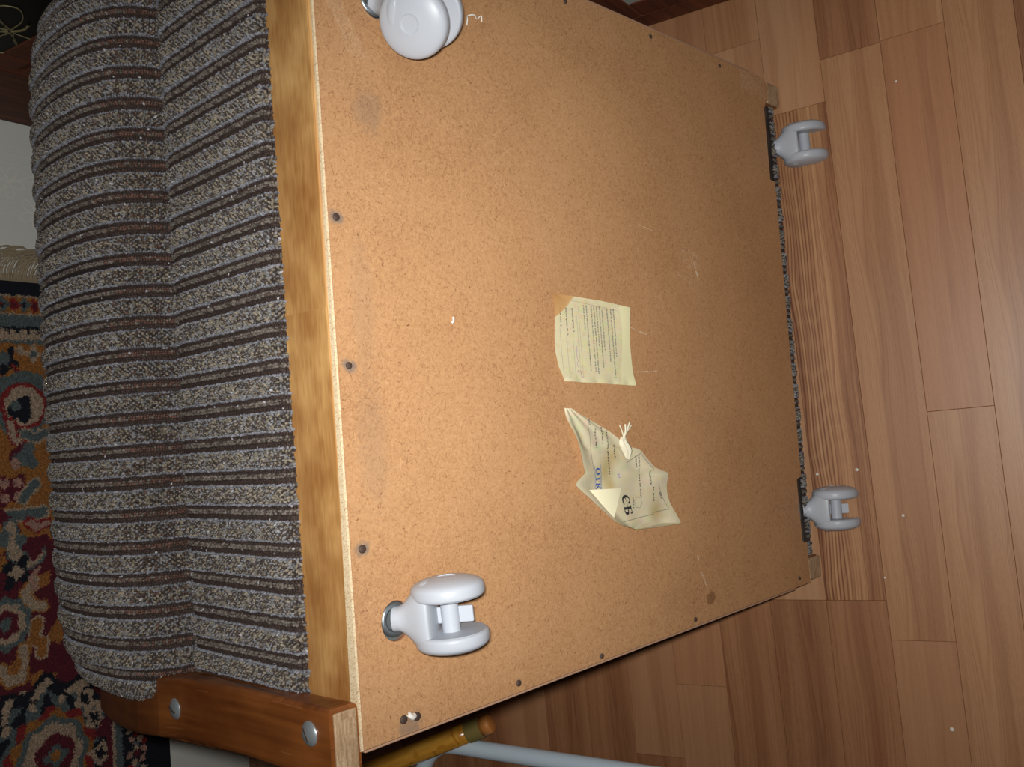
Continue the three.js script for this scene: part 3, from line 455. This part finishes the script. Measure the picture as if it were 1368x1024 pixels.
// ───────────────────────── cabinet ─────────────────────────
{
  const cab = group('cabinet'); tag(cab, 'dark brown wooden cabinet with black glass doors standing against the wall', 'cabinet');
  const wood = mat({ roughness: 0.7, map: (() => { const t = paint(128, 512, (i, j) => { const g = fbm(i / 4, j / 60, 3, 4); return mix([66, 30, 14], [122, 62, 32], g); }); t.repeat.set(6, 2); return t; })() });
  const black = new THREE.MeshPhysicalMaterial({ color: 0x060706, roughness: 0.5, specularIntensity: 0.35 }), pale = mat({ color: 0xa9aea6, roughness: 0.3 }), gold = mat({ color: 0x8d8360, roughness: 0.5, metalness: 0.3 });
  const X = 0.378, D = 0.34, Z0 = -0.937, Z1 = 0.62;         // front face at x = X, looking along -x
  mesh('carcass', box(D, 1.5, Z1 - Z0, X + 0.03 + D / 2, 0.04 + 0.75, (Z0 + Z1) / 2, 0.003), wood, cab);
  mesh('plinth', box(D, 0.034, Z1 - Z0, X + 0.006 + D / 2, 0.018, (Z0 + Z1) / 2, 0.002), wood, cab);
  mesh('side_stile', box(0.03, 1.45, 0.165, X + 0.016, 0.05 + 0.725, Z0 + 0.0835, 0.003), wood, cab);
  const door = (z0, z1, y0, y1, pane, flower) => {
    const d = group('door', cab), w = 0.037, F = 0.022;
    mesh('door_stile', box(F, y1 - y0, w, X + F / 2, (y0 + y1) / 2, z0 + w / 2, 0.003), wood, d); mesh('door_stile', box(F, y1 - y0, w, X + F / 2, (y0 + y1) / 2, z1 - w / 2, 0.003), wood, d);
    mesh('door_rail', box(F, w, z1 - z0 - 2 * w, X + F / 2, y0 + w / 2, (z0 + z1) / 2, 0.003), wood, d); mesh('door_rail', box(F, w, z1 - z0 - 2 * w, X + F / 2, y1 - w / 2, (z0 + z1) / 2, 0.003), wood, d);
    mesh('pane', box(0.004, y1 - y0 - 2 * w + 0.01, z1 - z0 - 2 * w + 0.01, X + 0.0035, (y0 + y1) / 2, (z0 + z1) / 2, 0.001), pane, d);
    if (flower) {                                           // golden outline flower on the glass
      const cz = -0.667, cy = 0.489, px = X + 0.0012, petals = [];
      for (let k = 0; k < 6; k++) { const a = 0.55 + k * 0.72, L = 0.062, q = (f, s) => [px, cy + L * f * Math.sin(a + s), cz + L * f * Math.cos(a + s)]; petals.push(tube([q(0.06, 0), q(0.55, -0.36), q(0.98, -0.14), q(1.0, 0.12), q(0.6, 0.36), q(0.06, 0.02)], 0.0008, 40, 5)); }
      petals.push(tube([[px, cy, cz], [px, cy - 0.006, cz + 0.012], [px, cy - 0.004, cz + 0.028]], 0.0016, 12, 5));
      mesh('flower_ornament', mergeGeometries(petals), gold, d).userData.label = 'thin golden flower drawn on the glass';
    }
    return d;
  };
  door(-0.765, -0.171, 0.05, 0.424, pale, false); door(-0.765, -0.171, 0.43, 1.45, black, true);
  door(-0.168, 0.6, 0.047, 0.424, pale, false); door(-0.168, 0.6, 0.43, 1.45, black, false);
}

// ───────────────────────── rug on the wall ─────────────────────────
{
  const RX0 = -1.25, RX1 = 0.160, RY0 = 0.153, RY1 = 1.13, W = 2048, H = 1420;
  const c = document.createElement('canvas'); c.width = W; c.height = H; const g = c.getContext('2d'), r = rngOf(9);
  const px = (x) => (x - RX0) / (RX1 - RX0) * W, py = (y) => (RY1 - y) / (RY1 - RY0) * H, m = W / (RX1 - RX0);
  const COL = { navy: '#141722', crimson: '#571a26', ochre: '#94602f', slate: '#545f60', beige: '#a38d78', pink: '#a07a6c', red: '#7d2424' };
  const rect = (x0, y0, x1, y1, k) => { g.fillStyle = COL[k]; g.fillRect(px(x0), py(y1), px(x1) - px(x0), py(y0) - py(y1)); };
  const blob = (x, y, rad, k, sq = 1, rot = 0, lobes = 0, amp = 0.2) => { g.fillStyle = COL[k]; g.beginPath(); for (let i = 0; i <= 60; i++) { const a = i / 60 * 6.2832, q = rad * m * (1 + (lobes ? amp * Math.cos(a * lobes) : 0)), X = q * Math.cos(a), Y = q * Math.sin(a) * sq; g[i ? 'lineTo' : 'moveTo'](px(x) + X * Math.cos(rot) - Y * Math.sin(rot), py(y) + X * Math.sin(rot) + Y * Math.cos(rot)); } g.fill(); };
  const curl = (pts, w, k, halo) => { for (const [cc, ww] of halo ? [[halo, w + 0.006], [k, w]] : [[k, w]]) { g.strokeStyle = COL[cc]; g.lineWidth = ww * m; g.lineCap = 'round'; g.lineJoin = 'round'; g.beginPath(); pts.forEach(([x, y], i) => { if (!i) g.moveTo(px(x), py(y)); else { const [a, b] = pts[i - 1]; g.quadraticCurveTo(px(a), py(b), px(x), py(y)); } }); g.stroke(); } };
  rect(RX0, RY0, RX1, RY1, 'crimson');
  rect(-0.37, 0.24, 0.078, RY1, 'ochre'); g.fillStyle = COL.crimson; g.beginPath(); g.moveTo(px(-0.2), py(0.24)); g.quadraticCurveTo(px(-0.17), py(0.36), px(-0.215), py(0.42)); g.lineTo(px(-0.215), py(RY1)); g.lineTo(px(-0.5), py(RY1)); g.lineTo(px(-0.5), py(0.24)); g.fill();
  // scattered scrolls over the part of the field nobody sees closely
  for (let k = 0; k < 260; k++) { const x = lerp(RX0 + 0.1, 0.05, r()), y = lerp(0.46, RY1 - 0.1, r()), a = r() * 6.28, s = 0.018 + 0.03 * r(), kk = ['beige', 'slate', 'ochre', 'navy', 'pink'][k % 5]; if (k % 3) curl([[x, y], [x + s * Math.cos(a), y + s * Math.sin(a)], [x + s * 1.4 * Math.cos(a + 1), y + s * 1.4 * Math.sin(a + 1)], [x + s * Math.cos(a + 2), y + s * Math.sin(a + 2)]], 0.011, kk, 'crimson'); else { blob(x, y, s * 0.7, kk, 1, 0, 6, 0.15); blob(x, y, s * 0.35, 'crimson'); } }
  for (let k = 0; k < 60; k++) { const x = lerp(RX0 + 0.1, -0.62, r()), y = lerp(0.27, 0.46, r()); blob(x, y, 0.02 + 0.015 * r(), ['beige', 'slate', 'ochre'][k % 3], 1, 0, 5, 0.2); blob(x, y, 0.011, 'crimson'); }
  // ochre corner: leaves, drop motif, rosettes
  blob(0.052, 0.368, 0.017, 'navy', 0.7, 0.4, 4, 0.3); blob(0.056, 0.372, 0.009, 'slate'); curl([[0.047, 0.362], [0.036, 0.353], [0.03, 0.352]], 0.005, 'red');
  for (const [x, y] of [[0.024, 0.372], [0.024, 0.352], [0.026, 0.336], [0.018, 0.392]]) blob(x, y, 0.014, 'slate', 0.55, 1.2, 3, 0.2);
  blob(0.062, 0.332, 0.010, 'beige', 1, 0, 4, 0.3); blob(0.062, 0.332, 0.005, 'slate'); blob(0.066, 0.35, 0.006, 'beige');
  blob(-0.006, 0.35, 0.046, 'slate', 0.8, 0.3); blob(-0.008, 0.349, 0.031, 'red', 1.05, 0.2); blob(-0.008, 0.348, 0.0265, 'beige', 1.02, 0.2); blob(-0.013, 0.353, 0.017, 'navy', 0.9, 0.5, 3, 0.2); blob(-0.008, 0.36, 0.007, 'slate');
  curl([[-0.03, 0.368], [-0.05, 0.365], [-0.058, 0.355]], 0.009, 'beige', 'red'); curl([[-0.045, 0.35], [-0.052, 0.335], [-0.045, 0.322]], 0.010, 'slate', 'beige');
  blob(-0.072, 0.358, 0.014, 'crimson', 0.8, 0.5, 3, 0.2); blob(-0.078, 0.35, 0.012, 'slate', 1.4, 0.3, 3, 0.2); blob(-0.084, 0.364, 0.007, 'pink'); blob(-0.064, 0.345, 0.008, 'slate');
  blob(-0.118, 0.371, 0.02, 'crimson', 1, 0.78, 4, 0.3); for (const [a, b] of [[1, 1], [1, -1], [-1, 1], [-1, -1]]) blob(-0.118 + 0.009 * a, 0.371 + 0.009 * b, 0.0068, 'pink');
  curl([[-0.112, 0.338], [-0.122, 0.35], [-0.132, 0.356]], 0.011, 'slate', 'beige'); curl([[-0.150, 0.395], [-0.152, 0.36], [-0.150, 0.33]], 0.013, 'slate', 'beige'); curl([[-0.135, 0.4], [-0.152, 0.385], [-0.17, 0.37], [-0.185, 0.375]], 0.016, 'crimson');
  curl([[-0.163, 0.35], [-0.170, 0.34], [-0.166, 0.325]], 0.009, 'pink', 'red'); curl([[-0.165, 0.375], [-0.2, 0.372], [-0.215, 0.352], [-0.205, 0.338]], 0.014, 'beige', 'slate'); blob(-0.194, 0.343, 0.017, 'crimson', 0.8, 1, 3, 0.25); blob(-0.184, 0.362, 0.008, 'slate'); blob(-0.18, 0.385, 0.012, 'slate', 0.7, 0.4); blob(-0.21, 0.39, 0.01, 'ochre');
  blob(-0.225, 0.37, 0.02, 'navy', 0.8, 0.6, 4, 0.3); blob(-0.225, 0.37, 0.009, 'beige', 1, 0, 4, 0.3);
  // crimson part: beige scrolls and a ringed flower
  curl([[-0.24, 0.345], [-0.255, 0.36], [-0.27, 0.352], [-0.275, 0.337]], 0.013, 'beige', 'ochre'); curl([[-0.225, 0.34], [-0.235, 0.352], [-0.25, 0.345]], 0.007, 'pink'); blob(-0.24, 0.332, 0.011, 'ochre', 0.6, 0.6);
  blob(-0.289, 0.387, 0.034, 'slate', 1, 0, 10, 0.06); blob(-0.289, 0.387, 0.026, 'beige', 1, 0, 10, 0.06); blob(-0.289, 0.387, 0.017, 'crimson', 1, 0, 6, 0.1); blob(-0.289, 0.387, 0.010, 'slate', 0.7, 0.3);
  curl([[-0.295, 0.345], [-0.315, 0.352], [-0.322, 0.34], [-0.335, 0.342]], 0.013, 'ochre', 'beige'); curl([[-0.325, 0.365], [-0.36, 0.37], [-0.362, 0.385], [-0.345, 0.395]], 0.014, 'beige', 'ochre'); blob(-0.345, 0.378, 0.011, 'ochre', 0.7, 0.5, 3, 0.2); blob(-0.365, 0.352, 0.01, 'ochre', 0.6, 1, 3, 0.3); blob(-0.38, 0.33, 0.013, 'ochre', 0.6, 0.3, 3, 0.3); blob(-0.385, 0.37, 0.008, 'beige'); blob(-0.31, 0.318, 0.02, 'ochre', 0.5, 0.4, 3, 0.2);
  // great scalloped medallion at the lower corner
  blob(-0.478, 0.338, 0.108, 'navy', 1, 0, 12, 0.09); blob(-0.478, 0.338, 0.099, 'beige', 1, 0, 12, 0.10); blob(-0.478, 0.338, 0.093, 'navy', 1, 0.1, 12, 0.10); blob(-0.478, 0.338, 0.086, 'slate', 1, 0, 12, 0.10);
  for (let k = 0; k < 12; k++) { const a = k / 12 * 6.283; blob(-0.478 + 0.074 * Math.cos(a), 0.338 + 0.074 * Math.sin(a), 0.012, 'navy', 0.7, a, 3, 0.3); blob(-0.478 + 0.078 * Math.cos(a + 0.26), 0.338 + 0.078 * Math.sin(a + 0.26), 0.006, 'beige'); }
  blob(-0.472, 0.335, 0.060, 'red', 1, 0, 9, 0.10); blob(-0.472, 0.335, 0.055, 'ochre', 1, 0.2, 9, 0.10); blob(-0.472, 0.333, 0.049, 'slate', 1, 0, 8, 0.05); blob(-0.472, 0.333, 0.042, 'beige', 0.95, 0, 8, 0.06); blob(-0.472, 0.33, 0.026, 'crimson', 1.05, 0, 5, 0.06); blob(-0.474, 0.33, 0.013, 'slate', 1.2, 0, 4, 0.2); blob(-0.474, 0.33, 0.007, 'ochre');
  for (const [x, y] of [[-0.41, 0.285], [-0.44, 0.272], [-0.53, 0.278], [-0.49, 0.266]]) { blob(x, y, 0.016, 'beige', 0.8, x * 9, 4, 0.25); blob(x, y, 0.008, 'navy', 0.8, x * 9, 4, 0.3); }
  for (const [x, y] of [[-0.46, 0.262], [-0.515, 0.262]]) blob(x, y, 0.012, 'crimson', 0.6, 0.3, 3, 0.2);
  // borders: right side, bottom, then the two sides out of view
  const bandV = (x0, x1, k) => rect(x0, RY0, x1, RY1, k), bandH = (y0, y1, k) => rect(RX0, y0, RX1, y1, k);
  bandH(0.247, 0.256, 'crimson'); bandH(0.241, 0.247, 'beige'); bandH(0.231, 0.243, 'slate'); bandH(0.186, 0.231, 'navy'); bandH(RY0, 0.186, 'navy');
  for (let x = RX0 + 0.02, k = 0; x < RX1 - 0.02; x += 0.030, k++) { const y = 0.209; for (let q = 0; q < 5; q++) { const a = q * 1.257 + k; blob(x + 0.011 * Math.cos(a), y + 0.012 * Math.sin(a), 0.0062, q % 2 ? 'beige' : 'pink', 0.7, a); } blob(x, y, 0.0055, k % 2 ? 'red' : 'crimson'); blob(x + 0.015, y + (k % 2 ? 0.013 : -0.012), 0.0045, 'red'); blob(x + 0.015, y, 0.004, 'slate'); }
  bandV(0.078, 0.094, 'beige'); for (let y = 0.15; y < RY1; y += 0.014) { blob(0.094, y, 0.0055, 'beige', 1, 0, 3, 0.3); blob(0.0925, y + 0.007, 0.0045, 'navy', 0.6, 0, 3, 0.4); } bandV(0.076, 0.080, 'slate'); bandV(0.097, 0.116, 'slate'); bandV(0.0945, 0.0975, 'navy'); bandV(0.116, 0.139, 'ochre');
  for (let y = 0.153, k = 0; y < RY1; y += 0.0145, k++) { if (k % 2) { blob(0.1275, y, 0.0085, 'slate', 1, 0, 4, 0.15); blob(0.1275, y, 0.0035, 'navy'); } else { blob(0.1275, y, 0.007, 'red', 1.5, 0, 4, 0.3); blob(0.1275, y, 0.004, 'crimson'); } }
  bandV(0.1135, 0.1165, 'beige'); bandV(0.138, 0.1415, 'beige'); bandV(0.1405, RX1, 'navy');
  // knots: nudge every pixel by a little noise so that the edges of the pattern are woven
  const src = g.getImageData(0, 0, W, H).data, out = new Uint8Array(W * H * 4);
  for (let j = 0; j < H; j++) for (let i = 0; i < W; i++) {
    const kx = Math.floor(i / 2), ky = Math.floor(j / 2), a = clamp(Math.round(kx * 2 + (noise(kx / 1.4, ky / 1.4, 3) - 0.5) * 7), 0, W - 1), b = clamp(Math.round(ky * 2 + (noise(kx / 1.4, ky / 1.4, 8) - 0.5) * 7), 0, H - 1);
    const s = (b * W + a) * 4, o = ((H - 1 - j) * W + i) * 4, n = 0.8 + 0.4 * hash(kx, ky, 2); for (let q = 0; q < 3; q++) out[o + q] = clamp(src[s + q] * n, 0, 255); out[o + 3] = 255;
  }
  const tex = texture(out, W, H, THREE.ClampToEdgeWrapping);
  const bump = texture((() => { const d = new Uint8Array(512 * 512 * 4); for (let k = 0; k < 512 * 512; k++) { const v = 255 * hash(k, 3, 1); d[4 * k] = d[4 * k + 1] = d[4 * k + 2] = v; d[4 * k + 3] = 255; } return d; })(), 512, 512, THREE.RepeatWrapping, true); bump.repeat.set(2.2, 1.5);
  const rug = group('wall_rug'); tag(rug, 'crimson and ochre patterned oriental rug with fringed end hanging on the white wall', 'rug'); rug.position.set(0, 0, ROOM.z0 + 0.001);
  const geo = new RoundedBoxGeometry(RX1 - RX0, RY1 - RY0, 0.011, 3, 0.004); geo.translate((RX0 + RX1) / 2, (RY0 + RY1) / 2, 0.0055);
  const P = geo.attributes.position, uv = geo.attributes.uv; for (let i = 0; i < P.count; i++) uv.setXY(i, (P.getX(i) - RX0) / (RX1 - RX0), (P.getY(i) - RY0) / (RY1 - RY0));
  mesh('woven_field', geo, mat({ map: tex, bumpMap: bump, bumpScale: 0.0012, roughness: 1 }), rug);
  const band = grid(4, 60, (u, v) => [lerp(RX1 - 0.002, RX1 + 0.011 + 0.001 * Math.sin(v * 160), u), lerp(RY0, RY1, v), 0.0045]); mesh('kilim_band', band, mat({ color: 0x9b8d74, roughness: 1, side: THREE.DoubleSide }), rug);
  const strands = [], q = rngOf(41);
  for (let y = RY0 + 0.004; y < RY1; y += 0.0021) {        // knotted threads drooping from the rug's end
    const L = 0.026 + 0.02 * q(), dy = -0.024 - 0.035 * q(), z = 0.003 + 0.007 * q(), b = 0.3 + 0.5 * q();
    strands.push(tube([[RX1 + 0.004, y, 0.004], [RX1 + 0.014, y + 0.001, z], [RX1 + 0.014 + L * 0.5, y + dy * 0.25, z + 0.002], [RX1 + 0.01 + L * 0.8, y + dy * 0.65, z + 0.001], [RX1 + 0.012 + L * (0.7 + 0.2 * b), y + dy, z]], 0.0008 + 0.0004 * q(), 10, 5));
  }
  const fr = mesh('fringe', mergeGeometries(strands), mat({ color: 0xab9a80, roughness: 1 }), rug); fr.userData.kind = 'stuff';
}

// ───────────────────────── walking stick and tube frame on the floor ─────────────────────────
{
  const tip = new THREE.Vector3(-0.4718, 0.0148, -0.4405), d = new THREE.Vector3(-0.0535, 0.042, -0.136).normalize(), L = 0.46;
  const st = group('wooden_stick'); tag(st, 'glossy yellow wooden stick with an olive band near its tip, lying across the blue tube', 'stick');
  st.position.copy(tip); st.quaternion.setFromUnitVectors(new THREE.Vector3(0, 1, 0), d); st.scale.set(1.12, 1, 1.12);
  const honey = mat({ roughness: 0.22, map: (() => { const t = paint(64, 512, (i, j) => { const g = fbm(i / 8, j / 40, 5, 4), n = noise(i / 10, j / 9, 7) > 0.8 ? 0.35 : 0; return mix([240, 180, 76], [182, 116, 34], clamp(g * 1.3 - 0.3 + n)); }); return t; })() });
  const lathe = (p) => new THREE.LatheGeometry(p.map(([x, y]) => new THREE.Vector2(x, y)), 28);
  mesh('shaft', lathe([[0, 0.036], [0.0118, 0.036], [0.012, 0.06], [0.0122, 0.2], [0.0126, L], [0, L]]), honey, st);
  mesh('band', lathe([[0.0118, 0.0155], [0.0128, 0.016], [0.0129, 0.0365], [0.0126, 0.0375], [0.0118, 0.038]]), mat({ color: 0x85743c, roughness: 0.85 }), st);
  mesh('tip', lathe([[0, 0], [0.0085, 0.0004], [0.0112, 0.0026], [0.0118, 0.006], [0.0119, 0.016], [0, 0.016]]), mat({ color: 0xc98240, roughness: 0.5 }), st);
}
{
  const p = [[-0.5105, 0.0118, 0.12], [-0.5105, 0.0118, -0.1], [-0.5108, 0.0118, -0.35], [-0.5108, 0.0118, -0.45], [-0.5108, 0.0118, -0.5]];
  for (let k = 1; k <= 7; k++) { const a = k / 7 * Math.PI / 2, R = 0.06; p.push([-0.5108 - R * (1 - Math.cos(a)), 0.0118, -0.51 - R * Math.sin(a)]); }
  p.push([-0.64, 0.0118, -0.5705], [-0.78, 0.0118, -0.5705]);
  const f = group('tube_frame'); tag(f, 'pale blue painted metal tube bent round a corner, lying on the floor', 'tube frame');
  mesh('tube', tube(p, 0.0112, 120, 18), mat({ color: 0xdff1ff, roughness: 0.3 }), f);
  for (const [x, z, rot] of [[-0.5105, 0.126, 0], [-0.786, -0.57, 1.5708]]) { const g = new THREE.CylinderGeometry(0.0116, 0.0116, 0.022, 18); g.rotateX(Math.PI / 2); g.rotateY(rot); const m = mesh('end_cap', g, mat({ color: 0x2e3134, roughness: 0.8 }), f); m.position.set(x, 0.0118, z); }
}

// ───────────────────────── crumbs and threads ─────────────────────────
{
  const bit = (() => { const g = new THREE.IcosahedronGeometry(0.0016, 1), p = g.attributes.position; for (let i = 0; i < p.count; i++) { const k = 0.75 + 0.5 * hash(Math.round(p.getX(i) * 1e5), Math.round(p.getY(i) * 1e5), Math.round(p.getZ(i) * 1e5)); p.setXYZ(i, p.getX(i) * k, p.getY(i) * k * 0.7, p.getZ(i) * k); } g.computeVertexNormals(); return g; })();
  const white = mat({ color: 0xd6d2cb, roughness: 0.7 });
  for (const [x, z, s, label] of [
    [-0.1568, 0.0514, 1.0, 'tiny white crumb on the floor above the caster by the worn corner'],
    [-0.1601, 0.0091, 0.8, 'tiny crumb on the floor close to the striped fabric edge'],
    [-0.2059, 0.0938, 0.9, 'tiny white crumb on the floor past the wheels of the caster'],
    [-0.4222, 0.1214, 1.2, 'white crumb alone on the dark planks far from the armchair'],
    [-0.2709, 0.0695, 0.6, 'tiny crumb on the floor at a plank end'],
    [0.2451, 0.1262, 0.7, 'tiny crumb on the planks beyond the caster by the scuffed corner']]) {
    const b = mesh('crumb', bit, white); b.position.set(x, 0.001 * s, z); b.scale.setScalar(s); b.rotation.y = x * 40; tag(b, label, 'crumb', 'crumbs on the floor');
  }
  const lint = (pts, rad, label) => { const w = pts.map(([x, y, z]) => onPanel(x, y, z ?? 0.0008)); const m = mesh('lint_thread', new THREE.TubeGeometry(new THREE.CatmullRomCurve3(w), 40, rad, 6), white); tag(m, label, 'thread'); };
  lint([[0.2122, 0.458], [0.2165, 0.4582, 0.002], [0.2195, 0.4565], [0.2205, 0.452, 0.003], [0.2196, 0.447], [0.2225, 0.4435, 0.002], [0.219, 0.442]], 0.0005, 'white thread curled on the fibreboard near the turned caster');
  lint([[-0.0085, 0.4945], [-0.0067, 0.4936, 0.0015], [-0.0045, 0.493]], 0.0008, 'short fluff of white lint on the middle of the fibreboard');
  lint([[-0.2595, 0.5575, 0.0012], [-0.2612, 0.5562, 0.0022], [-0.2622, 0.5545, 0.0022], [-0.2618, 0.5528, 0.0014]], 0.0019, 'white waxy bit stuck between two nails at the panel corner');
}

renderer.render(scene, camera);
